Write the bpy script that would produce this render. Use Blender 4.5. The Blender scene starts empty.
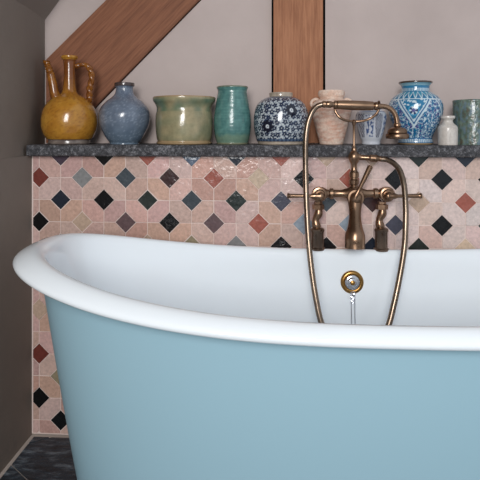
import bpy, bmesh, math, random
from mathutils import Vector, Matrix, noise as mnoise
random.seed(7)
PI = math.pi
scn = bpy.context.scene
col = scn.collection

# ------------------------------------------------------------------ camera model
F = 520.0; HOR = 130.0; H = 1.0
TH = math.atan(30 / 520.0)
CT, ST = math.cos(TH), math.sin(TH)
def at(u, v, Y):
    """world point on the vertical plane at distance Y seen at pixel u, v"""
    r = (u - 240) / F
    dx, dy = r * CT - ST, CT + r * ST
    d = Y / dy
    return Vector((dx * d, Y, H + (HOR - v) * d / F))
def px(u, Y):
    """size in metres of one pixel at that place"""
    r = (u - 240) / F
    return Y / (CT + r * ST) / F
def on_floor(u, v):
    d = F * H / (v - HOR)
    r = (u - 240) / F
    return Vector(((r * CT - ST) * d, (CT + r * ST) * d, 0))

cd = bpy.data.cameras.new('camera'); cam = bpy.data.objects.new('camera', cd); col.objects.link(cam)
cam.location = (0, 0, H); cam.rotation_euler = (PI / 2, 0, TH)
cd.sensor_fit = 'HORIZONTAL'; cd.sensor_width = 36; cd.lens = F / 480 * 36
cd.shift_y = -110 / 480; cd.clip_start = 0.02
scn.camera = cam

# ------------------------------------------------------------------ materials
def lin(c):
    return tuple(((x / 255) / 12.92 if x / 255 <= .04045 else ((x / 255 + .055) / 1.055) ** 2.4) for x in c[:3]) + (1,)
def mat(name, color=(200, 200, 200), rough=.5, metal=0.0, coat=0.0, spec=.5):
    m = bpy.data.materials.new(name); m.use_nodes = True
    b = m.node_tree.nodes['Principled BSDF']
    b.inputs['Base Color'].default_value = lin(color)
    b.inputs['Roughness'].default_value = rough
    b.inputs['Metallic'].default_value = metal
    b.inputs['Coat Weight'].default_value = coat
    b.inputs['Coat Roughness'].default_value = .08
    b.inputs['Specular IOR Level'].default_value = spec
    return m
def N(m, t, **kw):
    n = m.node_tree.nodes.new(t)
    for k, v in kw.items():
        if hasattr(n, k): setattr(n, k, v)
        else: n.inputs[k.replace('_', ' ')].default_value = v
    return n
def L(m, a, b): m.node_tree.links.new(a, b)
def bsdf(m): return m.node_tree.nodes['Principled BSDF']
def coords(m, scale=(1, 1, 1)):
    tc = N(m, 'ShaderNodeTexCoord'); mp = N(m, 'ShaderNodeMapping')
    mp.inputs['Scale'].default_value = scale
    L(m, tc.outputs['Object'], mp.inputs['Vector']); return mp.outputs['Vector']
def ramp(m, fac, stops):
    r = N(m, 'ShaderNodeValToRGB'); e = r.color_ramp.elements
    while len(e) < len(stops): e.new(.5)
    for i, (p, c) in enumerate(stops): e[i].position = p; e[i].color = lin(c)
    L(m, fac, r.inputs['Fac']); return r.outputs['Color']
def noise(m, vec, scale, detail=4, rough=.55):
    n = N(m, 'ShaderNodeTexNoise'); n.inputs['Scale'].default_value = scale
    n.inputs['Detail'].default_value = detail; n.inputs['Roughness'].default_value = rough
    L(m, vec, n.inputs['Vector']); return n.outputs['Fac']
def bump(m, h, strength=.2, dist=.002, prev=None):
    b = N(m, 'ShaderNodeBump'); b.inputs['Strength'].default_value = strength; b.inputs['Distance'].default_value = dist
    L(m, h, b.inputs['Height'])
    if prev: L(m, prev, b.inputs['Normal'])
    L(m, b.outputs['Normal'], bsdf(m).inputs['Normal']); return b.outputs['Normal']
def mixc(m, fac, a, b, mode='MIX'):
    x = N(m, 'ShaderNodeMix'); x.data_type = 'RGBA'; x.blend_type = mode
    for s, v in ((0, fac), (6, a), (7, b)):
        if isinstance(v, (int, float)): x.inputs[s].default_value = v
        elif isinstance(v, tuple): x.inputs[s].default_value = lin(v)
        else: L(m, v, x.inputs[s])
    return x.outputs[2]

def plaster(name, c1, c2, rough=.85):
    m = mat(name, c1, rough, spec=.25); v = coords(m)
    L(m, ramp(m, noise(m, v, 3.5, 6), [(.3, c1), (.7, c2)]), bsdf(m).inputs['Base Color'])
    bump(m, noise(m, v, 26, 5), .35, .004); return m
M_plaster = plaster('warm_grey_plaster', (182, 168, 163), (195, 181, 176))
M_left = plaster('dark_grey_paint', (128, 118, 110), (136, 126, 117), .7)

M_ceil = plaster('grey_ceiling_bounce_tone', (134, 124, 116), (142, 132, 124), .7)  # left-wall grey, lightened in colour to stand in for bounce light

def wood(name, dark, mid, light):
    m = mat(name, mid, .62, spec=.3)
    v = coords(m, (1, 1, .12)); v2 = coords(m, (1, 1, .05))
    n1 = noise(m, v, 38, 8, .7); n2 = noise(m, v2, 170, 4, .6)
    w = N(m, 'ShaderNodeTexWave'); w.bands_direction = 'X'; w.inputs['Scale'].default_value = 9
    w.inputs['Distortion'].default_value = 9; w.inputs['Detail'].default_value = 3; w.inputs['Detail Scale'].default_value = 1.4
    L(m, v, w.inputs['Vector'])
    c = ramp(m, n1, [(.3, dark), (.5, mid), (.72, light)])
    c = mixc(m, .12, c, ramp(m, w.outputs['Fac'], [(0, dark), (.6, light)]))
    c = mixc(m, .35, c, ramp(m, n2, [(.35, dark), (.6, light)]))
    L(m, c, bsdf(m).inputs['Base Color']); bump(m, n2, .4, .002); return m
M_wood = wood('aged_oak', (124, 76, 50), (160, 106, 74), (184, 130, 96))
M_wood_dark = wood('darker_oak', (98, 60, 42), (130, 82, 58), (152, 102, 74))
M_gap = mat('black_gap', (14, 12, 11), .95, spec=.1)

M_granite = mat('dark_granite', (80, 80, 84), .5); v = coords(M_granite)
vo = N(M_granite, 'ShaderNodeTexVoronoi'); vo.inputs['Scale'].default_value = 260; L(M_granite, v, vo.inputs['Vector'])
c = ramp(M_granite, noise(M_granite, v, 90, 7, .85), [(.36, (10, 10, 11)), (.5, (50, 50, 53)), (.66, (176, 176, 180))])
c = mixc(M_granite, .22, c, ramp(M_granite, vo.outputs['Distance'], [(.1, (40, 40, 44)), (.7, (120, 120, 126))]))
L(M_granite, c, bsdf(M_granite).inputs['Base Color']); bump(M_granite, noise(M_granite, v, 70, 6, .75), 1.0, .010)

def attr_mat(name, rough=.3, coat=0, nscale=30, bstr=.15, mott=.15, spec=.5):
    m = mat(name, rough=rough, coat=coat, spec=spec); a = N(m, 'ShaderNodeAttribute'); a.attribute_name = 'tint'
    v = coords(m)
    g = ramp(m, noise(m, v, nscale * 2.2, 6, .65), [(.3, (188, 188, 188)), (.65, (255, 255, 255))])
    L(m, mixc(m, mott, a.outputs['Color'], mixc(m, 1.0, a.outputs['Color'], g, 'MULTIPLY')), bsdf(m).inputs['Base Color'])
    bump(m, noise(m, v, nscale, 3), bstr, .004); return m
M_tile = attr_mat('zellige_glaze', .16, 0, 48, .6, .55)
M_grout = mat('pale_pink_grout', (224, 206, 198), .9, spec=.2)
M_floorgrout = mat('floor_grout', (190, 180, 172), .9, spec=.2)
M_slate = mat('black_slate', (40, 44, 50), .42); v = coords(M_slate)
vs = coords(M_slate, (1, 2.6, 1))
L(M_slate, ramp(M_slate, noise(M_slate, vs, 14, 9, .7), [(.35, (22, 26, 32)), (.52, (50, 60, 70)), (.7, (128, 140, 150))]), bsdf(M_slate).inputs['Base Color'])
bump(M_slate, noise(M_slate, vs, 18, 8, .7), .8, .012)

M_blue = mat('duck_egg_blue_paint', (154, 189, 203), .36, spec=.4); v = coords(M_blue)
bump(M_blue, noise(M_blue, v, 45, 3), .06, .002)
M_enamel = mat('white_enamel', (236, 243, 248), .12, coat=.5)
M_plinth = mat('dark_plinth', (52, 52, 55), .5)

def bronze(name, c1, c2, rough=.26):
    m = mat(name, c1, rough, 1.0); v = coords(m)
    L(m, ramp(m, noise(m, v, 14, 2), [(.35, c1), (.68, c2)]), bsdf(m).inputs['Base Color'])
    L(m, ramp(m, noise(m, v, 55, 3), [(.3, (138, 138, 138)), (.7, (158, 158, 158))]), bsdf(m).inputs['Roughness']); return m
M_bronze = bronze('antique_bronze', (130, 104, 84), (162, 132, 108))
M_bronze_dark = bronze('darkened_bronze', (112, 96, 84), (138, 118, 102), .22)
M_hose = bronze('bronze_hose', (122, 108, 94), (146, 128, 112), .33)
M_brass = bronze('aged_brass', (150, 112, 62), (190, 148, 90), .3)
M_chrome = mat('chrome', (225, 226, 230), .14, 1.0)

# ------------------------------------------------------------------ object helpers
def tag(o, label=None, cat=None, group=None, kind=None):
    for k, x in (('label', label), ('category', cat), ('group', group), ('kind', kind)):
        if x: o[k] = x
    return o
def empty(name, loc, *a, **k):
    o = bpy.data.objects.new(name, None); o.empty_display_size = .05; o.location = loc
    col.objects.link(o); return tag(o, *a, **k)
def link(name, bm, m, parent=None, smooth=True, origin=None, angle=40):
    bmesh.ops.recalc_face_normals(bm, faces=bm.faces)
    me = bpy.data.meshes.new(name)
    org = Vector(origin) if origin is not None else (parent.location.copy() if parent and parent.type == 'EMPTY' else Vector())
    if parent and parent.type != 'EMPTY':
        q = parent; org = Vector()
        while q: org += q.location; q = q.parent
    bmesh.ops.translate(bm, verts=bm.verts, vec=-org)
    bm.to_mesh(me); bm.free()
    for mm in (m if isinstance(m, (list, tuple)) else [m]): me.materials.append(mm)
    if smooth:
        for p in me.polygons: p.use_smooth = True
        if angle: me.set_sharp_from_angle(angle=math.radians(angle))
    o = bpy.data.objects.new(name, me); col.objects.link(o)
    if parent:
        o.parent = parent
    else:
        o.location = org
    return o
def rings(bm, rr, cap0=True, cap1=True, closed=False, mi=0):
    vs = [[bm.verts.new(p) for p in r] for r in rr]; n = len(vs[0])
    pairs = list(zip(vs, vs[1:])) + ([(vs[-1], vs[0])] if closed else [])
    for a, b in pairs:
        for i in range(n):
            f = bm.faces.new((a[i], a[(i + 1) % n], b[(i + 1) % n], b[i])); f.material_index = mi
    if not closed:
        if cap0: bm.faces.new(vs[0][::-1])
        if cap1: bm.faces.new(vs[-1])
    return vs
def catmull(pts, k=8):
    """smooth polyline through points; each is a tuple of floats of any length"""
    P = [tuple(p) for p in pts]; out = []
    for i in range(len(P) - 1):
        a = P[max(i - 1, 0)]; b = P[i]; c = P[i + 1]; d = P[min(i + 2, len(P) - 1)]
        for s in range(k):
            t = s / k
            out.append(tuple(.5 * (2 * q + (-p + r) * t + (2 * p - 5 * q + 4 * r - w) * t * t + (-p + 3 * q - 3 * r + w) * t ** 3)
                             for p, q, r, w in zip(a, b, c, d)))
    out.append(P[-1]); return out
def tube(bm, pts, radii, seg=14, cap=True, twist=0):
    """sweep a circle along points"""
    pts = [Vector(p) for p in pts]; n = len(pts)
    if not hasattr(radii, '__len__'): radii = [radii] * n
    t0 = (pts[1] - pts[0]).normalized()
    nrm = t0.orthogonal().normalized(); rr = []
    for i in range(n):
        t = (pts[min(i + 1, n - 1)] - pts[max(i - 1, 0)]).normalized()
        nrm = (nrm - t * nrm.dot(t)).normalized(); bn = t.cross(nrm)
        rr.append([pts[i] + (nrm * math.cos(2 * PI * k / seg + twist * i) + bn * math.sin(2 * PI * k / seg + twist * i)) * radii[i] for k in range(seg)])
    return rings(bm, rr, cap, cap)
def lathe(bm, base, axis, prof, seg=28, cap=True):
    """prof: (distance along axis, radius)"""
    axis = Vector(axis).normalized(); base = Vector(base)
    n = axis.orthogonal().normalized(); b = axis.cross(n)
    rr = [[base + axis * h + (n * math.cos(2 * PI * k / seg) + b * math.sin(2 * PI * k / seg)) * max(r, .0003) for k in range(seg)] for h, r in prof]
    return rings(bm, rr, cap, cap)
def box(bm, lo, hi):
    lo, hi = Vector(lo), Vector(hi)
    vs = [bm.verts.new((x, y, z)) for x in (lo.x, hi.x) for y in (lo.y, hi.y) for z in (lo.z, hi.z)]
    for f in ((0, 1, 3, 2), (4, 6, 7, 5), (0, 4, 5, 1), (2, 3, 7, 6), (0, 2, 6, 4), (1, 5, 7, 3)): bm.faces.new([vs[i] for i in f])
    return vs
def prism_y(bm, poly, y0, y1):
    a = [bm.verts.new((x, y0, z)) for x, z in poly]; b = [bm.verts.new((x, y1, z)) for x, z in poly]; n = len(poly)
    bm.faces.new(a); bm.faces.new(b[::-1])
    for i in range(n): bm.faces.new((a[i], b[i], b[(i + 1) % n], a[(i + 1) % n]))
def prism_z(bm, poly, z0, z1):
    a = [bm.verts.new((x, y, z0)) for x, y in poly]; b = [bm.verts.new((x, y, z1)) for x, y in poly]; n = len(poly)
    bm.faces.new(a); bm.faces.new(b[::-1])
    for i in range(n): bm.faces.new((a[i], b[i], b[(i + 1) % n], a[(i + 1) % n]))

# ------------------------------------------------------------------ the room
T = 1.669            # tile face
YB = 1.862           # plaster wall
XR = 2.3             # right-hand extent
corner = at(31.6, 300, T)
XL = corner.x
K = .0173            # slight skew of the left wall
def xl(Y): return XL - K * (T - Y) - .0005
SH_F = T - .035; SH_T = H - 15 * (at(60, 145, SH_F) - Vector((0, 0, 0))).y / at(60, 145, SH_F).y * px(60, SH_F); SH_B = SH_T - .036
XLB = at(45, 60, YB).x
KNEE = at(45, 20, YB).z

# floor: grout bed, slate slabs
bm = bmesh.new(); box(bm, (-1.3, -1.6, -.06), (XR, YB + .1, -.004))
floor = link('floor', bm, M_floorgrout, smooth=False); tag(floor, kind='structure')
bm = bmesh.new()
vs = [bm.verts.new(p) for p in ((xl(-1.6) + .004, -1.6, 0), (XR, -1.6, 0), (XR, T - .012, 0), (XL + .012, T - .012, 0))]
bm.faces.new(vs)
def cut(p, q):
    p, q = Vector(p), Vector(q); d = (q - p).normalized(); n = Vector((-d.y, d.x, 0))
    bmesh.ops.bisect_plane(bm, geom=bm.verts[:] + bm.edges[:] + bm.faces[:], plane_co=p, plane_no=n)
cut(on_floor(11.5, 464.6), on_floor(28, 480))
cut(on_floor(30, 443), on_floor(59, 434.8))
cut((.12, 0, 0), (.2, 1, 0)); cut((.9, 0, 0), (.82, 1, 0)); cut((-.3, .62, 0), (1, .7, 0)); cut((1.5, 0, 0), (1.6, 1, 0)); cut((0, -.1, 0), (1, -.2, 0)); cut((0, -.8, 0), (1, -.86, 0))
bmesh.ops.split_edges(bm, edges=bm.edges[:])
fs = bm.faces[:]
bmesh.ops.inset_individual(bm, faces=fs, thickness=.0028, use_even_offset=True)
keep = set(fs)
bmesh.ops.delete(bm, geom=[f for f in bm.faces if f not in keep], context='FACES')
r = bmesh.ops.extrude_face_region(bm, geom=bm.faces[:])
bmesh.ops.translate(bm, verts=[g for g in r['geom'] if isinstance(g, bmesh.types.BMVert)], vec=(0, 0, -.006))
link('slate_slabs', bm, M_slate, floor, smooth=False)

# left wall (with the part above the shelf running back to the plaster wall) and the sloping ceiling
bm = bmesh.new()
prism_z(bm, [(xl(-1.6), -1.6), (xl(SH_F), SH_F), (xl(T) , T), (xl(T), YB + .1), (-1.3, YB + .1), (-1.3, -1.6)], -.004, SH_B)
YS = 1.38
def xu(Y):
    """the plaster above the shelf bows gently outwards towards the back corner"""
    t = max(0, (Y - YS) / (YB - YS)); x1 = xl(Y); return x1 + (XLB - xl(YB)) * t ** 2.2
bow = [(xu(-1.6), -1.6)] + [(xu(YS + (YB - YS) * i / 16), YS + (YB - YS) * i / 16) for i in range(17)]
prism_z(bm, bow + [(XLB, YB + .1), (-1.3, YB + .1), (-1.3, -1.6)], SH_B, KNEE)
wl = link('wall_left', bm, M_left, smooth=True, angle=30); tag(wl, kind='structure')
bm = bmesh.new()
SL = 1.33
lo_ = bow + [(XLB, YB + .1)]
a = [bm.verts.new((x, y, KNEE)) for x, y in lo_]; up_ = [bm.verts.new((XLB + 1.2, y, KNEE + 1.2 * SL)) for x, y in lo_]
for i in range(len(a) - 1): bm.faces.new((a[i], a[i + 1], up_[i + 1], up_[i]))
r_ = bmesh.ops.extrude_face_region(bm, geom=bm.faces[:])
bmesh.ops.translate(bm, verts=[g for g in r_['geom'] if isinstance(g, bmesh.types.BMVert)], vec=(-.12, 0, .05))
tag(link('ceiling', bm, M_ceil, smooth=True, angle=30), kind='structure')
# plaster wall above the shelf
bm = bmesh.new(); prism_y(bm, [(XLB, 0), (XR, 0), (XR, 3.0), (XLB + (3.0 - KNEE) / SL, 3.0), (XLB, KNEE)], YB, YB + .1)
tag(link('wall_back', bm, M_plaster, smooth=False), kind='structure')

# tiled half wall that carries the shelf
bm = bmesh.new(); box(bm, (XL, T + .0018, 0), (XR, YB, SH_B))
half = link('wall_tiled', bm, M_grout, smooth=False); tag(half, kind='structure')
o_ = at(60.5, 155.4, T); X0, Z0 = o_.x, o_.z
PX, PZ = .07215, .0725; HD = .0347
D = {'plum': (78, 66, 78), 'black': (18, 19, 21), 'terra': (168, 98, 84), 'red': (122, 62, 54), 'slateblue': (92, 106, 126), 'navy': (40, 46, 58),
     'beige': (196, 170, 150), 'cream': (214, 190, 166), 'dgreen': (40, 48, 44), 'grey': (140, 140, 140), 'slate': (72, 80, 86), 'maroon': (66, 46, 46),
     'spurple': (78, 78, 92), 'mauve': (104, 84, 86), 'lblue': (150, 162, 174), 'olive': (160, 148, 122)}
dcol = {}
for j, i0, names in ((0, 0, 'plum black terra slateblue navy terra beige beige dgreen navy'), (1, -1, 'red grey slate maroon terra cream black terra black black black'),
                     (2, 0, 'navy black dgreen slate dgreen spurple slate maroon beige terra'), (3, -1, 'black beige mauve black mauve terra lblue lblue spurple black slate'),
                     (4, 0, 'slate maroon beige olive grey black black navy dgreen cream'), (5, -1, 'beige black'), (6, 0, 'beige navy'), (7, -1, 'beige grey'),
                     (8, 0, 'beige black'), (9, -1, 'red slate'), (10, 0, 'olive terra'), (11, -1, 'black maroon'), (12, 0, 'black grey')):
    for k, nm in enumerate(names.split()): dcol[(i0 + 2 * k, j)] = nm
body_cols = [(214, 178, 168), (210, 170, 160), (206, 164, 150), (220, 186, 178), (212, 178, 164), (222, 192, 184), (206, 170, 152), (214, 184, 172), (212, 174, 168)]
def clip(poly, f):
    out = []
    for k in range(len(poly)):
        a, b = poly[k], poly[(k + 1) % len(poly)]; fa, fb = f(a), f(b)
        if fa >= 0: out.append(a)
        if fa * fb < 0:
            t = fa / (fa - fb); out.append((a[0] + (b[0] - a[0]) * t, a[1] + (b[1] - a[1]) * t))
    return out
def inset(poly, g):
    n = len(poly); ar = sum(poly[i][0] * poly[(i + 1) % n][1] - poly[(i + 1) % n][0] * poly[i][1] for i in range(n))
    out = list(poly)
    s = 1 if ar > 0 else -1
    cur = poly
    for i in range(n):
        a, b = poly[i], poly[(i + 1) % n]; dx, dy = b[0] - a[0], b[1] - a[1]; l = math.hypot(dx, dy)
        if l < 1e-5: continue
        nx, ny = -dy / l * s, dx / l * s
        cur = clip(cur, lambda p: (p[0] - a[0]) * nx + (p[1] - a[1]) * ny - g)
        if len(cur) < 3: return []
    # drop doubled points
    res = [p for k, p in enumerate(cur) if math.hypot(p[0] - cur[k - 1][0], p[1] - cur[k - 1][1]) > 1e-4]
    return res if len(res) > 2 else []
bm = bmesh.new(); lay = bm.loops.layers.float_color.new('tint')
def add_tile(poly, color, rnd, g=.0011):
    poly = clip(poly, lambda p: p[0] - XL - .004); poly = clip(poly, lambda p: SH_B - .0006 - p[1]) if poly else poly
    poly = clip(poly, lambda p: p[1] - .003) if poly else poly
    if len(poly) < 3: return
    p1 = inset(poly, g * rnd.uniform(.8, 1.3)); p2 = inset(p1, .0009) if p1 else None
    if not p2 or len(p2) != len(p1): return
    cx = sum(p[0] for p in p2) / len(p2); cz = sum(p[1] for p in p2) / len(p2)
    tx, tz = rnd.gauss(0, .016), rnd.gauss(0, .016); off = rnd.uniform(-.0003, .0003)
    pl = lambda p: T + off + tx * (p[0] - cx) + tz * (p[1] - cz)
    a = [bm.verts.new((x, pl((x, z)), z)) for x, z in p2]; b = [bm.verts.new((x, pl((x, z)) + .0008, z)) for x, z in p1]
    c = [bm.verts.new((x, T + .0019, z)) for x, z in p1]; n = len(a)
    fs = [bm.faces.new(a)]
    for i in range(n):
        fs.append(bm.faces.new((a[i], b[i], b[(i + 1) % n], a[(i + 1) % n]))); fs.append(bm.faces.new((b[i], c[i], c[(i + 1) % n], b[(i + 1) % n])))
    k = rnd.uniform(.94, 1.05); cc = lin(tuple(min(255, x * k) for x in color))
    for f in fs:
        for l in f.loops: l[lay] = cc
NI = int((XR - X0) / PX)
for j in range(0, 13):
    for i in range(-2, NI):
        rnd = random.Random(i * 977 + j * 31 + 5)
        X, Z = X0 + i * PX, Z0 - j * PZ
        if (i + j) % 2 == 0:
            nm = dcol.get((i, j)) or rnd.choice(list(D))
            h = HD * rnd.uniform(.96, 1.03)
            add_tile([(X - h, Z), (X, Z - h), (X + h, Z), (X, Z + h)], D[nm], rnd, .0007)
    for i in range(-2, NI):
        rnd = random.Random(i * 571 + j * 77 + 11)
        for jj in ([j, -1] if j == 0 else [j]):
            X, Z = X0 + i * PX, Z0 - jj * PZ; X1, Z1 = X + PX, Z - PZ; e = HD
            if (i + jj) % 2 == 0: poly = [(X + e, Z), (X1, Z), (X1, Z1 + e), (X1 - e, Z1), (X, Z1), (X, Z - e)]
            else: poly = [(X, Z), (X1 - e, Z), (X1, Z - e), (X1, Z1), (X + e, Z1), (X, Z1 + e)]
            pale = min(.8, max(0, (X + .1) / .7)) * rnd.uniform(.4, 1)   # whiter to the right: mostly brighter light painted in, plus some tile variation
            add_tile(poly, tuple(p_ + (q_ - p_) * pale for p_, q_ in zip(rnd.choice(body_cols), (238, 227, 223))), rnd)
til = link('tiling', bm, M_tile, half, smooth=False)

# granite shelf with a rough edge
bm = bmesh.new()
nx, prof = 260, [(0, 0), (0, 1), (.10, 1), (.5, 1), (1, 1), (1, 0), (.5, 0), (.10, 0)]
rr = []
for i in range(nx + 1):
    x = xl(SH_F) + .001 + (XR - xl(SH_F)) * i / nx
    ring = []
    y0, y1, z0, z1 = SH_F, YB - .001, SH_B, SH_T
    fn = lambda s: mnoise.noise(Vector((x * 22, s * 3.1, 0))) * .0016
    e = .004
    for (yy, zz, s) in ((y0, z0 + e, 0), (y0 - .0008, (z0 + z1) / 2, 1), (y0, z1 - e, 2), (y0 + e, z1, None), (y1, z1, None), (y1, z0, None), (y0 + e, z0, None)):
        ring.append((x, yy + (fn(s) if s is not None else 0), zz))
    rr.append(ring)
rings(bm, rr)
# keep the left end inside the splayed wall
for v_ in bm.verts:
    lim = xl(SH_F) + (XLB - xl(SH_F)) * max(0, (v_.co.y - SH_F) / (YB - SH_F))
shelf = link('stone_shelf', bm, M_granite, smooth=True, origin=(.4, 1.75, SH_B), angle=35)
tag(shelf, 'long dark speckled granite shelf with a rough front edge above the tiles', 'shelf')

# ------------------------------------------------------------------ timbers
def timber(name, pix, Y, m, label, ang, depth=.05):
    """outline in pixels on the plane Y, timber let into the plaster; local Z runs along the grain"""
    pts = [at(u, v, Y) for u, v in pix]
    c = sum(pts, Vector()) / len(pts)
    R = Matrix.Rotation(ang, 4, 'Y')
    bm = bmesh.new()
    loc = [R.inverted() @ (p - c) for p in pts]
    prism_y(bm, [(p.x, p.z) for p in loc], 0, depth)
    bmesh.ops.bevel(bm, geom=[e for e in bm.edges if abs(e.verts[0].co.y) < 1e-6 and abs(e.verts[1].co.y) < 1e-6], offset=.0025, segments=2, affect='EDGES')
    me = bpy.data.meshes.new(name)
    bmesh.ops.recalc_face_normals(bm, faces=bm.faces)
    bm.to_mesh(me); bm.free(); me.materials.append(m)
    o = bpy.data.objects.new(name, me); col.objects.link(o); o.location = c; o.rotation_euler = (0, ang, 0)
    return tag(o, label, 'beam')
YW = YB - .020
zt = 2.2
top = lambda u: 130 - (zt - H) / px(u, YW)
vsh = HOR + (H - SH_T) / px(300, YW) - .6
post = timber('timber_post', [(273.5, vsh), (323, vsh), (323, -420), (273.5, -420)], YW, M_wood, 'upright oak post with straight grain rising behind the patterned jar', 0, .0185)
e = .0
lx = 45.8
def up(v0, u0, s, u): return v0 - (u - u0) * s
low = [(200 + 180, up(0, 198.4, 1.026, 380)), (95.4, 105.7)]
brace = timber('timber_brace', [(lx, up(0, 107, .973, lx)), (lx, vsh), (95.4 - (vsh - 105.7) / 1.026, vsh), (250, up(0, 198.4, 1.026, 250)), (250 - 91, up(0, 198.4, 1.026, 250))][::1],
               YW, M_wood_dark, 'thick reddish brown oak brace slanting up behind the ochre ewer', math.radians(44.3), .0185)
# dark shadow gaps where plaster meets wood
def strip(name, pix):
    pts = [at(u, v, YB - .001) for u, v in pix]; bm = bmesh.new(); prism_y(bm, [(p.x, p.z) for p in pts], YB - .0014, YB + .01)
    return link(name, bm, M_gap, smooth=False)
for q in ([(271.6, vsh), (275, vsh), (275, -420), (271.6, -420)], [(321.5, vsh), (325.3, vsh), (325.3, -420), (321.5, -420)]):
    s = strip('joint_gap', q); s.parent = post; s.matrix_parent_inverse = Matrix.Translation(-post.location)
ug = 95.4 - (vsh - 105.7) / 1.026
s = strip('joint_gap', [(ug - 3, vsh), (ug + 3, vsh), (253, up(0, 198.4, 1.026, 250)), (247, up(0, 198.4, 1.026, 250))]); s.parent = brace
s.matrix_parent_inverse = (Matrix.Translation(brace.location) @ Matrix.Rotation(math.radians(44.3), 4, 'Y')).inverted()

# ------------------------------------------------------------------ pots
def pot_mat(name, rough=.28, coat=.3, nscale=40, bstr=.12, mott=.4): return attr_mat(name, rough, coat, nscale, bstr * 1.6, mott)
def vessel(name, m, u, Y, prof, fcol, label, cat, wall=.004, seg=96, vb=144.2, hollow=None, sm=6, parent=None, wob=.0, ridges=0):
    """prof: list of (half width px, v px) bottom to top. fcol(ang, v, n) -> sRGB; ang 0 faces the camera, + to the right"""
    p = px(u, Y); c = at(u, vb, Y); c.z = SH_T + .0005
    pf = catmull(prof, sm)
    par = None
    o_root = parent
    rr = []; vv = []
    for hw, v in pf:
        z = max(0, (vb - v)) * p; rr.append((hw * p, z)); vv.append(v)
    cols = []
    bm = bmesh.new(); lay = bm.verts.layers.float_color.new('tint')
    view = math.atan2(-c.x, -(-c.y))  # direction to camera
    a0 = math.atan2(0 - c.y, 0 - c.x)
    allr = [(r, z, v, 0) for (r, z), v in zip(rr, vv)]
    rim_r, rim_z = rr[-1]; v_top = vv[-1]
    hol = hollow if hollow is not None else .6
    allr += [(rim_r - wall * .3, rim_z + wall * .35, v_top, 1), (rim_r - wall * .8, rim_z + wall * .2, v_top, 1)]
    nb = max(2, int(len(rr) * hol))
    for (r, z), v in list(zip(rr, vv))[::-1][1:nb]: allr.append((max(r - wall, .003), z, v, 2))
    allr.append((.0005, allr[-1][1], allr[-1][2], 2))
    vs = []
    for r, z, v, k in allr:
        ring = []
        for q in range(seg):
            t = q / seg * 2 * PI
            n3 = Vector((math.cos(t) * 2, math.sin(t) * 2, z * 25))
            w = 1 + wob * mnoise.noise(n3) + (ridges * math.sin(z * 900) if k == 0 else 0)
            x = bm.verts.new((math.cos(t) * r * w, math.sin(t) * r * w, z))
            ang = t - a0
            ang = (ang + PI) % (2 * PI) - PI
            x[lay] = lin(fcol(ang, v, k, Vector((math.cos(t), math.sin(t), z * 14))))
            ring.append(x)
        vs.append(ring)
    for a, b in zip(vs, vs[1:]):
        for i in range(seg): bm.faces.new((a[i], a[(i + 1) % seg], b[(i + 1) % seg], b[i]))
    bm.faces.new(vs[0][::-1]); bm.faces.new(vs[-1])
    bmesh.ops.translate(bm, verts=bm.verts, vec=c)
    if o_root == 'thing':
        root = empty(name, c, label, cat)
        link('body', bm, m, root, angle=50); return root, c, p
    o = link(name, bm, m, None, origin=c, angle=50)
    tag(o, label, cat); return o, c, p
def mixs(a, b, t): t = max(0, min(1, t)); return tuple(x + (y - x) * t for x, y in zip(a, b))
def nz(v, s=1): return mnoise.noise(Vector(v) * s)
def fbm(v, s): return nz(v, s) * .6 + nz(v, s * 2.1) * .3 + nz(v, s * 4.3) * .15

# ochre ewer
YV = 1.752
def c_och(a, v, k, n):
    if v > 139.5 and k == 0: return mixs((150, 138, 128), (96, 84, 78), .5 + fbm(n, 3))
    base = mixs((168, 112, 36), (190, 138, 52), .5 + fbm(n, 2.2) * 1.2)
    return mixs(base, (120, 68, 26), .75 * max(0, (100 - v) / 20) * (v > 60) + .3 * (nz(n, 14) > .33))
M_och = pot_mat('ochre_glaze', .2, .4)
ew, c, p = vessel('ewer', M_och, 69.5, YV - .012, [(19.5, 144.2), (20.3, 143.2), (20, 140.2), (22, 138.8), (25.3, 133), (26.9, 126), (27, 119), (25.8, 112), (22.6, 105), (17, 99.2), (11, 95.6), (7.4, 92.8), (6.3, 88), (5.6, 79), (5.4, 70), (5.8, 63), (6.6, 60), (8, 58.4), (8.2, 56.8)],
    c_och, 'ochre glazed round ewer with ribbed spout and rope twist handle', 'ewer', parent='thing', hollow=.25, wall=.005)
def tintall(bm, f):
    lay = bm.verts.layers.float_color.get('tint') or bm.verts.layers.float_color.new('tint')
    for x in bm.verts: x[lay] = lin(f(x.co))
bm = bmesh.new()
sp = catmull([(56.5, 100, YV - .012), (54.6, 93, YV - .018), (53, 85, YV - .02), (51.3, 77, YV - .02), (49.3, 70, YV - .02), (47.3, 64, YV - .02), (45.9, 60.5, YV - .02)], 8)
sp = [(max(u, 45.4 + 1.0), v, y) for u, v, y in sp]
rad = []
for i in range(len(sp)):
    t = i / (len(sp) - 1); r = 5.2 - 1.9 * min(1, t * 1.4)
    if t > .55: r += .5 * math.sin(i * 1.9)
    rad.append(r * p)
tube(bm, [at(*q) for q in sp], rad, 20); tintall(bm, lambda co: mixs((168, 110, 40), (110, 62, 24), .5 + fbm(co, 60)))
link('spout', bm, M_och, ew)
bm = bmesh.new()
hp = catmull([(75, 67, YV), (80, 65, YV), (86, 65, YV), (90, 69, YV), (91.8, 76, YV), (90.8, 84, YV), (89.4, 90, YV), (89.6, 97, YV - .002), (89, 101.5, YV - .004)], 8)
for ph in (0, PI):
    tp = []
    for i, q in enumerate(hp):
        w = at(*q); tp.append(w + Vector((math.cos(i * .42 + ph), math.sin(i * .42 + ph), 0)) * 1.5 * p)
    tube(bm, tp, 2.0 * p, 10)
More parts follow.
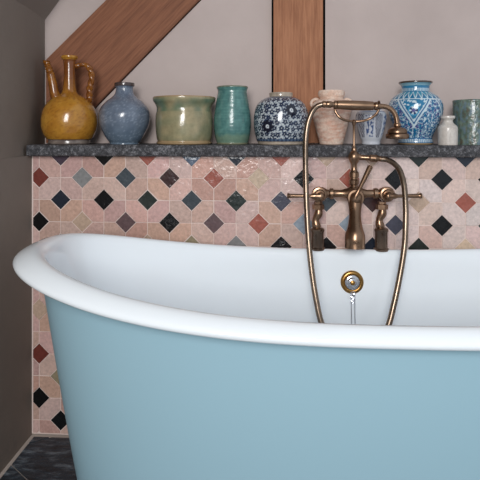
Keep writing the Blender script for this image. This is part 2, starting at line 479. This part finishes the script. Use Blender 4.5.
tintall(bm, lambda co: mixs((158, 100, 38), (108, 60, 26), .5 + fbm(co, 50)))
link('handle', bm, M_och, ew)

# blue vase
def c_bl(a, v, k, n):
    if v < 86.6: return (72, 60, 58)
    b = mixs((94, 106, 124), (120, 132, 148), .5 + fbm(n, 2.4))
    b = mixs(b, (94, 116, 134), max(0, (v - 118) / 26) * .7)
    if nz(n, 16) > .3: b = mixs(b, (166, 180, 192), .35)
    return b
vessel('vase', pot_mat('blue_grey_glaze', .2, .4), 124.5, YV, [(14.5, 144.2), (14.6, 142.5), (17, 139.5), (20.6, 133.5), (24, 126), (25.4, 119), (25, 113), (22.5, 107), (17.6, 101.6), (12.4, 97.6), (9.4, 94), (8.5, 90), (8.5, 88), (9.3, 86.8), (9.9, 86), (9.9, 83.6)],
    c_bl, 'dusty blue round-shouldered vase with narrow dark lip', 'vase', hollow=.3)

# green pot
def c_gr(a, v, k, n):
    s = fbm((n.x, n.y, n.z * .25), 3)
    b = mixs((136, 130, 100), (172, 158, 122), .5 + s * 1.3)
    b = mixs(b, (100, 118, 94), (.75 if v < 112 and v > 100 else .25) * max(0, .5 + nz(n, 2.5) * 1.6))
    if v > 140.6 or v < 98.6: b = mixs(b, (176, 142, 104), .7)
    return b
vessel('planter', pot_mat('celadon_glaze', .18, .5, 30, .2), 184.3, YV - .002, [(26.5, 144.2), (27.5, 143.6), (27.8, 142.4), (26.6, 141), (27.4, 138), (28.3, 131), (28.6, 123), (28.2, 116), (27.4, 111), (27.4, 108), (28.6, 105), (30.4, 102.5), (31.2, 100.4), (31.3, 98)],
    c_gr, 'wide olive green glazed pot with flared rim beside the tall teal vase', 'pot', hollow=.85, wall=.006, wob=.008)

# teal vase
def c_te(a, v, k, n):
    b = mixs((68, 114, 112), (98, 146, 140), .5 + fbm((n.x, n.y, n.z * 1.5), 3) + .12 * math.sin(v * 2.2))
    if v > 133: b = mixs(b, (112, 140, 122), min(1, (v - 133 + nz(n, 4) * 3) / 3))
    if v > 142.6 or v < 88: b = mixs(b, (134, 120, 92), .6)
    return b
vessel('vase', pot_mat('teal_glaze', .25, .4), 232.4, YV, [(15.5, 144.2), (16, 143.2), (15.8, 142), (17, 138), (18.3, 131), (18.7, 123), (18.2, 115), (16.9, 106), (15.6, 98), (14.7, 92.5), (15, 90), (15.7, 88.4), (15.6, 87)],
    c_te, 'tall turquoise green cylinder-like vase beside the wide olive pot', 'vase', hollow=.85, wob=.006, ridges=.004)

# blue and white jar
Rb = 27
rj = random.Random(3)
def flower(x, y, cx, cy, R, petals, ph=0):
    d = math.hypot(x - cx, y - cy); t = math.atan2(y - cy, x - cx)
    return d, d < R * (.8 + .2 * math.cos(petals * t + ph))
cells = {}
def c_jar(a, v, k, n):
    if k: return (190, 178, 164)
    if v < 96.9 or v > 141: return mixs((188, 174, 156), (150, 138, 124), .5 + fbm(n, 4))
    if v > 138.8 or v < 99: return mixs((84, 104, 128), (52, 66, 92), .5 + .8 * math.sin(a * 40))
    x = a * Rb; y = v
    wht = (184, 192, 196); ink = (22, 30, 52)
    for cx, cy in ((-13.5, 126.5), (10.5, 111)):
        d, inn = flower(x, y, cx, cy, 7.2, 8)
        if d < 6.6 * (.9 + .1 * math.cos(8 * math.atan2(y - cy, x - cx))): return (18, 24, 42) if d > 2.0 else ((206, 212, 216) if d > .7 else (60, 70, 96))
    # small flowers in a jittered lattice
    gx = x / 6.0; gy = (y - 98) / 5.6; best = 9
    for dj in (-1, 0, 1):
        j = int(math.floor(gy)) + dj
        for di in (-1, 0, 1):
            i = int(math.floor(gx - (j % 2) * .5)) + di
            rr_ = random.Random(i * 91 + j * 13)
            cx = (i + .5 + (j % 2) * .5 + rr_.uniform(-.14, .14)) * 6.0; cy = 98 + (j + .5 + rr_.uniform(-.14, .14)) * 5.6
            d, inn = flower(x, y, cx, cy, 3.05, 5, rr_.random() * 6)
            if d < 3.2 and inn and not d < .55: best = min(best, d)
    if best < 9: return mixs(ink, (54, 70, 98), best / 4)
    if nz((x, y, 0), .9) > .22: return (78, 94, 120)
    return wht
vessel('ginger_jar', pot_mat('cobalt_on_white_glaze', .15, .5, 30, .08, .15), 281, YV - .008, [(22.5, 144.2), (23.2, 143.4), (23.4, 141.6), (24.6, 139.5), (26.3, 133), (27.2, 125), (27.2, 117), (26, 110), (23.4, 104), (19, 99.8), (14.5, 97.6), (12.2, 96.8), (11.8, 95.4), (11.9, 93.2)],
    c_jar, 'squat blue and white floral jar in front of the oak post', 'jar', seg=240, sm=14, hollow=.3)

# terracotta amphora with small loop handles
def c_am(a, v, k, n):
    b = mixs((226, 192, 172), (238, 218, 202), .5 + fbm((n.x, n.y, n.z * 3), 2.6) * 1.5)
    if 106 < v < 141: b = mixs(b, (212, 158, 136), max(0, .35 + nz((n.x * 1.2, n.y * 1.2, n.z * 7), 2.2) * 1.4) * .7)
    return b
M_am = attr_mat('unglazed_clay', .8, 0, 70, .5, .5, spec=.2)
am, c, p = vessel('amphora', M_am, 331.4, YV, [(11, 144.2), (11.5, 143.5), (12.6, 139.5), (14.8, 132), (17.2, 123), (19.1, 115), (19.9, 109.5), (19.4, 105), (17, 101.8), (13.4, 99.6), (11.6, 98.6), (12, 97.4), (13, 95.6), (13.3, 93.2), (12.8, 91)],
    c_am, 'pale pink unglazed clay jar with two small loop handles', 'jar', parent='thing', hollow=.35, wall=.005, wob=.012)
for s in (-1, 1):
    bm = bmesh.new(); pp = []
    for i in range(15):
        t = PI * (.02 + 1.0 * i / 14)
        pp.append(at(331.4 + s * (14.5 + 5.6 * math.sin(t)), 104 - 4.4 * math.cos(t) - .5, YV))
    pp = [at(331.4 + s * 12.5, 100.8, YV)] + pp + [at(331.4 + s * 17, 108.6, YV)]
    tube(bm, pp, 1.6 * p, 10); tintall(bm, lambda co: (230, 204, 186)); link('loop_handle', bm, M_am, am)

# small blue and white vase
def c_sm(a, v, k, n):
    if k: return (196, 200, 206)
    x = a * 14.5; w = (196, 200, 208); ink = (44, 58, 96)
    if v < 110.6 or v > 139.5: return w
    pw = 19.0                                    # lattice panels alternate with floral ones round the body
    xc = (x + 1.2 + pw * 10.5) % pw - pw / 2
    if abs(xc) > 5.0 and 114 < v < 137.5:
        w_ = pw / 2 - abs(xc)
        if w_ < 3.9 - max(0, v - 127) * .16:
            g = (w_ * 1.2 + v) / 3.1; h = (w_ * 1.2 - v) / 3.1
            return (206, 210, 218) if min(abs(g - round(g)), abs(h - round(h))) < .10 else (22, 32, 66)
    if abs(v - 112.2) < .35: return (110, 126, 158)
    if abs(xc) < 3.9 and 115 < v < 137 and nz((x * .35, v * .3, 3), 1.6) > .08: return (62, 86, 132)
    return w
vessel('vase', pot_mat('white_porcelain_glaze', .15, .5, 30, .05, .1), 371, YV - .03, [(8.4, 144.8), (9, 144), (9.2, 141), (11, 137), (13.2, 129), (14.8, 121), (15, 116), (13.8, 112.6), (11.4, 110.8), (10, 109.6), (10.4, 108.4), (10.8, 107.4)],
    c_sm, 'small white vase with dark blue lattice panels behind the shower handset', 'vase', seg=200, sm=14, vb=144.8, hollow=.5)

# turquoise patterned vase
def c_tq(a, v, k, n):
    if k: return (66, 56, 50)
    if v < 84.4: return (70, 58, 50)
    x = a * 26; w = (196, 214, 222); tq = (22, 108, 150); dk = (24, 52, 100)
    if v > 143.4: return (150, 128, 96)
    if v > 138.6:
        return w if (a * 9.5) % 1 < .55 and 139.5 < v < 142.8 else (40, 104, 150)
    if v < 87: return (130, 172, 186)
    if v < 93.4: return w if ((a * 9) % 1) < .5 and 89.5 < v < 92.6 else (38, 116, 156)
    # big diamond repeated around
    seg_w = 40.8
    xx = (x + 1.5 + seg_w / 2) % seg_w - seg_w / 2
    if v < 100.5:
        g = abs(((x / 6.4) % 1) - .5) * 2; h = (v - 93.4) / 7
        return w if abs(g - h) < .16 else (tq if g < h else (60, 146, 176))
    cy = 101; dd = abs(xx) / 16.0 + (v - cy) / 25.0
    if v >= 101 and dd < 1.12:
        if dd > .99: return w
        if dd > .90: return (24, 96, 146)
        if dd > .83: return w
        # inner flower
        d = math.hypot(xx, v - 112); t = math.atan2(v - 112, xx)
        if d < 1.6: return (90, 90, 150)
        if d < 7.6 * (.55 + .45 * abs(math.cos(2.5 * t + PI / 4))): return (w if math.cos(5 * t) < -.2 else dk) if d < 4 else tq if d > 5.4 else (62, 150, 190)
        if abs(abs(xx) + abs(v - 118) - 5) < .7: return w
        return w if nz((x, v, 1), .55) > .16 else (36, 118, 160)
    if abs(v - 101) < .6: return w
    # leaves and scrolls outside
    g = nz((x * .9, v * .9, 5), .42); g2 = nz((x, v, 9), .5)
    if abs(g) < .055: return w
    if g2 > .26: return (66, 74, 130)
    if g > .27: return w
    return tq if g2 > -.2 else (28, 96, 140)
vessel('vase', pot_mat('turquoise_painted_glaze', .14, .5, 30, .08, .15), 415.4, YV - .004, [(16, 145.2), (16.8, 144.4), (16.8, 141.5), (16, 139), (17.6, 134.5), (20.8, 128.5), (24, 121), (25.9, 114), (26.2, 108), (25, 102.5), (21.2, 97.4), (16.8, 94.4), (13.9, 92.6), (13.5, 90), (13.5, 87.6), (14.6, 85.6), (16.2, 84.2), (16.3, 83)],
    c_tq, 'turquoise and white hand-painted baluster vase with dark lip', 'vase', seg=280, sm=14, vb=145.2, hollow=.3)

# white bottle
def c_wb(a, v, k, n): return mixs((196, 188, 180), (216, 210, 202), .5 + fbm(n, 3))
vessel('bottle', pot_mat('cream_stoneware', .3, .3), 447.8, YV - .064, [(8.8, 145.8), (9.3, 145), (9.4, 141), (9.5, 134), (9.4, 128.5), (8.4, 126), (6, 123.8), (4.9, 122), (4.9, 120.4), (5.8, 119.2), (6.9, 118.4), (6.9, 116.4)],
    c_wb, 'small plain off-white stoneware bottle between two glazed vessels', 'bottle', vb=145.1, hollow=.2)
# green cup
def c_cu(a, v, k, n):
    b = mixs((78, 98, 88), (118, 136, 124), .5 + fbm((n.x * 2, n.y * 2, n.z * .7), 3) * 1.5)
    q = fbm((n.x * 2 + 5, n.y * 2, n.z), 4)
    if q > .12: b = mixs(b, (106, 128, 146), .7)
    if q < -.22: b = mixs(b, (92, 72, 56), .6)
    return b
vessel('brush_pot', pot_mat('mottled_green_glaze', .2, .5, 60, .5), 473, YV - .004, [(18.8, 145.8), (19.2, 145), (19.3, 138), (19.3, 120), (19.4, 104), (19.6, 101.4), (19.4, 100.2)],
    c_cu, 'mottled green and blue glazed cylinder at the right end of the shelf', 'pot', vb=144.2, hollow=.95, seg=128, sm=12, wob=.01)

# ------------------------------------------------------------------ the bath
CX, CY = .252, 1.297
A, B = .872, .345; NR = 2.6
ZR0, RISE = .635, .086
def zr(c): return ZR0 + RISE * abs(c) ** 2.7
NS = 200
def tub_ring(a, b, n, fz):
    out = []
    for k in range(NS):
        t = 2 * PI * k / NS; c, s = math.cos(t), math.sin(t)
        x = a * math.copysign(abs(c) ** (2 / n), c); y = b * math.copysign(abs(s) ** (2 / n), s)
        out.append((CX + x, CY + y, fz(x / a)))
    return out
bath = empty('bathtub', (CX, CY, 0), 'light blue freestanding roll-top bathtub with white enamel inside', 'bathtub')
ZB = .05
def zt_(t): return lambda c: ZB + t * (zr(c) - .034 - ZB)
bm = bmesh.new(); rr = []
for t in [i / 14 for i in range(15)]:
    s = t ** .9
    a = .70 + (A - .060 - .70) * s; b = .245 + (B - .038 - .245) * (t ** .75)
    rr.append(tub_ring(a, b, NR, zt_(t)))
rr.append(tub_ring(A - .05, B - .028, NR, lambda c: zr(c) - .031))
rings(bm, rr, True, False)
link('outer_shell', bm, M_blue, bath, angle=60)
bm = bmesh.new()
lip = [(-.054, -.031), (-.030, -.034), (-.012, -.034), (-.005, -.0325), (-.001, -.029), (.0, -.024), (-.002, -.0195), (-.007, -.0145), (-.016, -.009), (-.028, -.0035), (-.040, -.0005), (-.050, -.0005), (-.058, -.004), (-.064, -.011), (-.068, -.021)]
rr = [tub_ring(A + o * 1.12, B + o * .72, NR, (lambda dz: (lambda c: zr(c) + dz))(dz)) for o, dz in lip]
IB = .17
AI, BI = A - .076, B - .049
def inner(t):
    """t 0 at lip, 1 at the bottom"""
    a = AI - .04 * t - .24 * t ** 1.6; b = BI - .020 * t - .055 * t ** 2
    return a, b
for i in range(1, 17):
    t = i / 16 * .9; a, b = inner(t)
    rr.append(tub_ring(a, b, 2.4, (lambda t: (lambda c: (zr(c) - .024) * (1 - t) + IB * t))(t)))
a, b = inner(.9)
for k, (s, q) in enumerate(((.97, .93), (.92, .96), (.84, .985), (.7, .998), (.4, 1), (.05, 1))):
    rr.append(tub_ring(a * s, b * s, 2.4, (lambda t: (lambda c: (zr(c) - .024) * (1 - t) + IB * t))(q)))
rings(bm, rr, False, True)
link('enamel_basin', bm, M_enamel, bath, angle=60)
bm = bmesh.new(); rings(bm, [tub_ring(.66, .222, 2.12, lambda c: .0), tub_ring(.66, .222, 2.12, lambda c: ZB + .002)])
link('plinth', bm, M_plinth, bath)
# overflow on the inner back wall
def inner_back_y(z, c=0.0):
    top = zr(c) - .024; t = (top - z) / (top - IB); return CY + inner(t)[1] * (1 - abs(c) ** 2.4) ** (1 / 2.4)
vo_ = 282; Yo = 1.56
for _ in range(5):
    q = at(352, vo_, Yo); Yo = inner_back_y(q.z, (q.x - CX) / AI)
q = at(352, vo_, Yo); s = px(352, Yo)
slope = (inner_back_y(q.z + .02) - inner_back_y(q.z - .02)) / .04
ax = Vector((0, -1, slope)).normalized()
bm = bmesh.new(); lathe(bm, q - ax * .003, ax, [(0, 11.4 * s), (.006, 11.4 * s), (.009, 10.6 * s), (.011, 9.2 * s), (.0105, 8 * s), (.0085, 7.3 * s), (.005, 7.2 * s)], 48)
ovf = link('overflow', bm, M_brass, bath)
bm = bmesh.new(); lathe(bm, q + ax * .001, ax, [(0, 7.1 * s), (.006, 7.1 * s), (.0075, 6.4 * s), (.0078, 4.6 * s), (.0095, 4.2 * s), (.011, 3.0 * s)], 40)
link('chrome_cap', bm, M_chrome, ovf)
bm = bmesh.new(); lathe(bm, q + ax * .011, ax, [(0, 2.6 * s), (.004, 2.4 * s), (.006, 1.2 * s)], 20)
link('knob', bm, M_brass, ovf)
bm = bmesh.new()
zl = IB + .03
for du in (-1.7, 1.7):
    pp = []
    for i in range(30):
        z = q.z - .034 - (q.z - .034 - zl) * i / 29
        pp.append(Vector((q.x + du * s, inner_back_y(z) - .012, z)))
    tube(bm, pp, .55 * s, 8)
for i in range(5):   # twisted links hanging under the ring
    z = q.z - .030 - .0045 * i * 1.3
    cc = Vector((q.x, inner_back_y(z) - .012, z)); tp = []
    for k in range(13):
        t = 2 * PI * k / 12; e_ = Vector((math.cos(t) * 2.0 * s, (math.sin(t) * 1.0 * s) * (i % 2), math.sin(t) * 1.8 * s)); tp.append(cc + e_)
    tube(bm, tp, .45 * s, 6, cap=False)
link('plug_chain', bm, M_chrome, bath)

# ------------------------------------------------------------------ bath mixer
YF = 1.616
Q = lambda u, v, Y=YF: at(u, v, Y)
s = px(352, YF)
rimz = zr((Q(317, 240).x - CX) / A)
mixer = empty('bath_mixer_tap', Q(353.5, 249), 'antique bronze telephone-style mixer tap with hand shower mounted on bath rim', 'tap')
mixer.location.z = rimz
def part(name, bm, m=M_bronze, parent=None, angle=40): return link(name, bm, m, parent or mixer, angle=angle)
def zat(v, u=352, Y=YF): return at(u, v, Y).z
# standing pillars
for u, sg in ((317.6, -1), (381.2, 1)):
    c0 = Q(u, 240); bm = bmesh.new(); rb = rimz - .004
    h = lambda v: zat(v, u) - rb
    lathe(bm, (c0.x, YF, rb), (0, 0, 1), [(0, 7.4 * s), (.006, 7.4 * s), (.008, 6.2 * s), (h(232), 6.2 * s), (h(231), 6.9 * s), (h(229), 6.9 * s), (h(228), 6 * s), (h(227.4), 3.4 * s)], 32)
    part('pillar', bm, M_bronze_dark)
    bm = bmesh.new(); us = u - (u - 353.5) / abs(u - 353.5) * 0
    pts = catmull([(u + .3, 228.6), (u - 1.6, 224), (u - 1.8, 219), (u + .8, 214), (u + 1.2, 209), (u + .7, 205)], 6)
    rads = [(3.4 + .9 * math.sin(PI * min(1, i / (len(pts) - 1)) * 2.2 + .5) ** 2) * s for i in range(len(pts))]
    tube(bm, [Q(a_, b_) for a_, b_ in pts], rads, 18)
    lathe(bm, Q(u + .6, 209.6), (0, 0, 1), [(0, 4 * s), (.5 * s, 6 * s), (5.2 * s, 6 * s), (5.8 * s, 4.2 * s), (8 * s, 4.2 * s)], 6)
    part('elbow_union', bm)
# body: cross tube and column boss
y_ = 193.5
bm = bmesh.new()
L0, R0 = Q(319, y_), Q(386.5, y_); axx = (R0 - L0); W = axx.length; cu = lambda u: (u - 319) / 67.5 * W
lathe(bm, L0, axx, [(cu(319) - 4 * s, 3 * s), (cu(319) - 2 * s, 6 * s), (cu(319), 7 * s), (cu(323), 6.6 * s), (cu(327), 4.2 * s), (cu(329), 3.8 * s), (cu(330), 5.4 * s), (cu(333), 5.4 * s), (cu(334), 3.9 * s), (cu(341), 3.6 * s), (cu(346), 5.2 * s), (cu(350), 7.2 * s), (cu(354), 8.2 * s), (cu(358), 7.4 * s), (cu(362), 5.4 * s),
     (cu(367), 3.8 * s), (cu(373), 3.9 * s), (cu(374), 5.4 * s), (cu(377.5), 5.4 * s), (cu(378.5), 4 * s), (cu(382), 6.2 * s), (cu(386), 7 * s), (cu(389), 6 * s), (cu(391), 3 * s)], 32)
for u in (319, 386.5):   # valve bonnets
    lathe(bm, Q(u, 194, YF), (0, -1, 0), [(0, 7.4 * s), (.012, 7.6 * s), (.016, 7.0 * s), (.017, 5.4 * s), (.022, 5.2 * s), (.024, 4.6 * s)], 32)
part('mixer_body', bm)
# levers
for u0, u1 in ((320, 287), (388, 422)):
    bm = bmesh.new(); Y1 = YF - .034; d = 1 if u1 > u0 else -1
    lathe(bm, Q(u0, 196, YF - .02), (0, -1, 0), [(0, 4.6 * s), (.008, 4.4 * s), (.014, 4.2 * s), (.019, 3 * s), (.021, 1.2 * s)], 24)
    pts = [Q(u0 + (u1 - u0) * t, 196.2 - .4 * t, Y1) for t in (0, .12, .2, .3, .6, .88, .93, .96, .99, 1)]
    tube(bm, pts, [3 * s, 2.6 * s, 2.9 * s, 1.6 * s, 1.9 * s, 2.2 * s, 2.3 * s, 2.9 * s, 2.6 * s, 1.2 * s], 16)
    part('lever_handle', bm)
# column above the body
bm = bmesh.new(); cc = Q(354, 190)
h = lambda v: (190 - v) * s
lathe(bm, cc, (0, 0, 1), [(h(192), 6 * s), (h(187), 4.6 * s), (h(185), 3.6 * s), (h(184), 4.8 * s), (h(180), 5.1 * s), (h(179), 3.8 * s), (h(177.5), 3.8 * s), (h(177), 4.9 * s), (h(172.5), 4.9 * s), (h(171.5), 3.6 * s), (h(169), 2.9 * s), (h(164), 3.0 * s), (h(161.5), 4.6 * s), (h(158), 5.8 * s), (h(155), 5.7 * s), (h(152.5), 4.2 * s), (h(151), 2.6 * s), (h(149), 2.9 * s), (h(147.5), 2.0 * s), (h(144), 1.3 * s), (h(134), 1.15 * s), (h(126), 1.3 * s), (h(123), 2.2 * s), (h(121), 2.4 * s), (h(119.6), 1.2 * s)], 28)
part('riser', bm)
bm = bmesh.new()
pp = catmull([(354, 155.5, YF), (360, 157.2, YF - .004), (367, 157.8, YF - .008), (374, 158.3, YF - .010), (382, 159, YF - .012)], 6)
rad = [max(2.7, 4.8 - 2.4 * i / 8) * s for i in range(len(pp))]
for i in range(len(rad)):
    if 15 <= i <= 20: rad[i] = 3.7 * s
tube(bm, [at(*q_) for q_ in pp], rad, 20); part('hose_outlet', bm)
# spout
bm = bmesh.new()
pp = catmull([(355, 196, YF - .004, 7.6), (355, 203, YF - .016, 6.8), (355, 212, YF - .030, 5.8), (355, 221, YF - .045, 6.2), (355, 229, YF - .056, 7.6), (355, 234, YF - .062, 9.2), (355, 239, YF - .066, 9.6), (355, 243, YF - .067, 9.4), (355, 248, YF - .068, 9.6)], 6)
rad = [q_[3] * s for q_ in pp]
tp = [at(q_[0], q_[1], q_[2]) for q_ in pp]
tp += [tp[-1].copy(), tp[-1] + Vector((0, 0, .008))]; 
vv_ = tube(bm, tp[:-2], rad, 28)
bmesh.ops.inset_individual(bm, faces=[f for f in bm.faces if len(f.verts) == 28 and f.calc_center_median().z < tp[-3].z + .004], thickness=.003, depth=-.006)
for k, vq in ((0, 240.5), (1, 246)):
    pass
part('spout', bm)
bm = bmesh.new()
lathe(bm, Q(355, 197, YF - .004), (0, -1, 0), [(0, 8.6 * s), (.016, 8.6 * s), (.020, 7.8 * s), (.0205, 6.0 * s), (.023, 5.6 * s), (.030, 5.2 * s), (.034, 4.2 * s), (.036, 1.5 * s)], 32)
tube(bm, [Q(355 + 15.8 * t, 198 - 32.5 * t, YF - .034 - .006 * t) for t in (0, .1, .2, .3, .7, .93, .96, 1)], [2.6 * s, 2.8 * s, 1.9 * s, 1.9 * s, 2.4 * s, 2.7 * s, 2.9 * s, 1.6 * s], 16)
part('diverter_lever', bm)
# cradle
YH = YF - .022
bm = bmesh.new()
pp = catmull([(335.5, 101.5, YH - .006), (334.6, 107, YH + .014), (336.5, 113.5, YH + .014), (341, 118.3, YH + .012), (347, 120.6, YF - .004), (354, 121.4, YF), (362, 121, YF - .004), (370, 118.6, YH + .012), (376.5, 113.5, YH + .014), (379.4, 107, YH + .013), (378.8, 101.6, YH - .004)], 8)
tube(bm, [at(*q_) for q_ in pp], 1.3 * s, 12)
part('cradle', bm)
# hand shower
hs0, hs1 = Q(322, 104.2, YH), Q(381, 106.3, YH); axx = hs1 - hs0; W = axx.length; cu = lambda u: (u - 322) / 59 * W
bm = bmesh.new()
lathe(bm, hs0, axx, [(0, 2.6 * s), (cu(323), 3.5 * s), (cu(325.5), 3.5 * s), (cu(326), 2.9 * s), (cu(327), 3.4 * s), (cu(331), 3.5 * s), (cu(332), 2.8 * s), (cu(334), 2.8 * s), (cu(334.4), 4.3 * s), (cu(336.4), 4.3 * s), (cu(336.8), 3.6 * s), (cu(337.4), 4.4 * s), (cu(350), 4.8 * s), (cu(364), 4.8 * s), (cu(373), 4.5 * s), (cu(374), 3.4 * s), (cu(375), 4.2 * s), (cu(377), 4.2 * s), (cu(378), 2.9 * s), (cu(381), 2.7 * s)], 28)
hsh = part('hand_shower', bm)
bm = bmesh.new()
pp = catmull([(379, 106.2), (385, 106.6), (390.6, 109), (394.6, 113.6), (396.6, 119.5), (397.2, 126)], 6)
tube(bm, [Q(a_, b_, YH) for a_, b_ in pp], 2.5 * s, 18)
hc = Q(397.2, 125, YH); hh = lambda v: (v - 125) * s
lathe(bm, hc, (0, 0, -1), [(hh(123), 2.6 * s), (hh(124), 3.6 * s), (hh(126), 3.6 * s), (hh(126.6), 3 * s), (hh(127.2), 5 * s), (hh(128), 7.2 * s), (hh(129.4), 8.9 * s), (hh(131.4), 9.7 * s), (hh(132.6), 9.6 * s), (hh(133), 9.0 * s), (hh(133.5), 10.6 * s), (hh(135), 11.4 * s), (hh(137.4), 11.4 * s), (hh(138.4), 10.6 * s), (hh(138.6), 9 * s)], 40)
link('shower_head', bm, M_bronze, hsh)
# hose
hp = catmull([(381, 159, YF - .012), (387, 159.8, YF - .018), (394, 163.6, YF - .03), (400, 171, YF - .045), (404, 185, YF - .065), (405.6, 205, YF - .085), (405.6, 225, YF - .10), (404.4, 247, YF - .11), (400, 275, YF - .13), (394, 304, YF - .15), (387, 329, YF - .17),
               (374, 350, YF - .19), (355, 358, YF - .195), (336, 350, YF - .19), (322.5, 326, YF - .17), (316, 299, YF - .15), (311.6, 270, YF - .13), (308.6, 240, YF - .11), (306.6, 205, YF - .085), (305.6, 170, YF - .06), (305.5, 145, YF - .04), (307.3, 126, YF - .03), (311.6, 113, YF - .026), (317, 106.4, YH), (323.4, 104.3, YH)], 16)
P3 = [at(*q_) for q_ in hp]
# resample evenly for the ribs
acc = [0]
for a_, b_ in zip(P3, P3[1:]): acc.append(acc[-1] + (b_ - a_).length)
step = .0021; n = int(acc[-1] / step); out = []; k = 0
for i in range(n + 1):
    d = acc[-1] * i / n
    while k < len(acc) - 2 and acc[k + 1] < d: k += 1
    t = (d - acc[k]) / max(1e-9, acc[k + 1] - acc[k]); out.append(P3[k].lerp(P3[k + 1], t))
bm = bmesh.new(); tube(bm, out, [(.0088 if i % 2 else .0078) for i in range(len(out))], 14)
part('shower_hose', bm, M_hose, angle=0)

# ------------------------------------------------------------------ light
w = bpy.data.worlds.new('world'); scn.world = w; w.use_nodes = True
bg = w.node_tree.nodes['Background']; bg.inputs['Color'].default_value = (.83, .90, 1, 1); bg.inputs['Strength'].default_value = .62
def area(name, loc, target, size, energy, color=(1, 1, 1), sy=None):
    ld = bpy.data.lights.new(name, 'AREA'); ld.energy = energy; ld.color = color; ld.shape = 'RECTANGLE'; ld.size = size; ld.size_y = sy or size
    o = bpy.data.objects.new(name, ld); col.objects.link(o); o.location = loc
    o.rotation_euler = (Vector(target) - Vector(loc)).to_track_quat('-Z', 'Y').to_euler(); return o
area('window_light', (-.2, -1.3, 1.7), (.75, 1.5, .8), .9, 68, (1, .985, .97), 1.3)

scn.view_settings.view_transform = 'Standard'; scn.view_settings.look = 'None'
scn.view_settings.exposure = 0; scn.view_settings.gamma = 1; scn.view_settings.use_curve_mapping = False
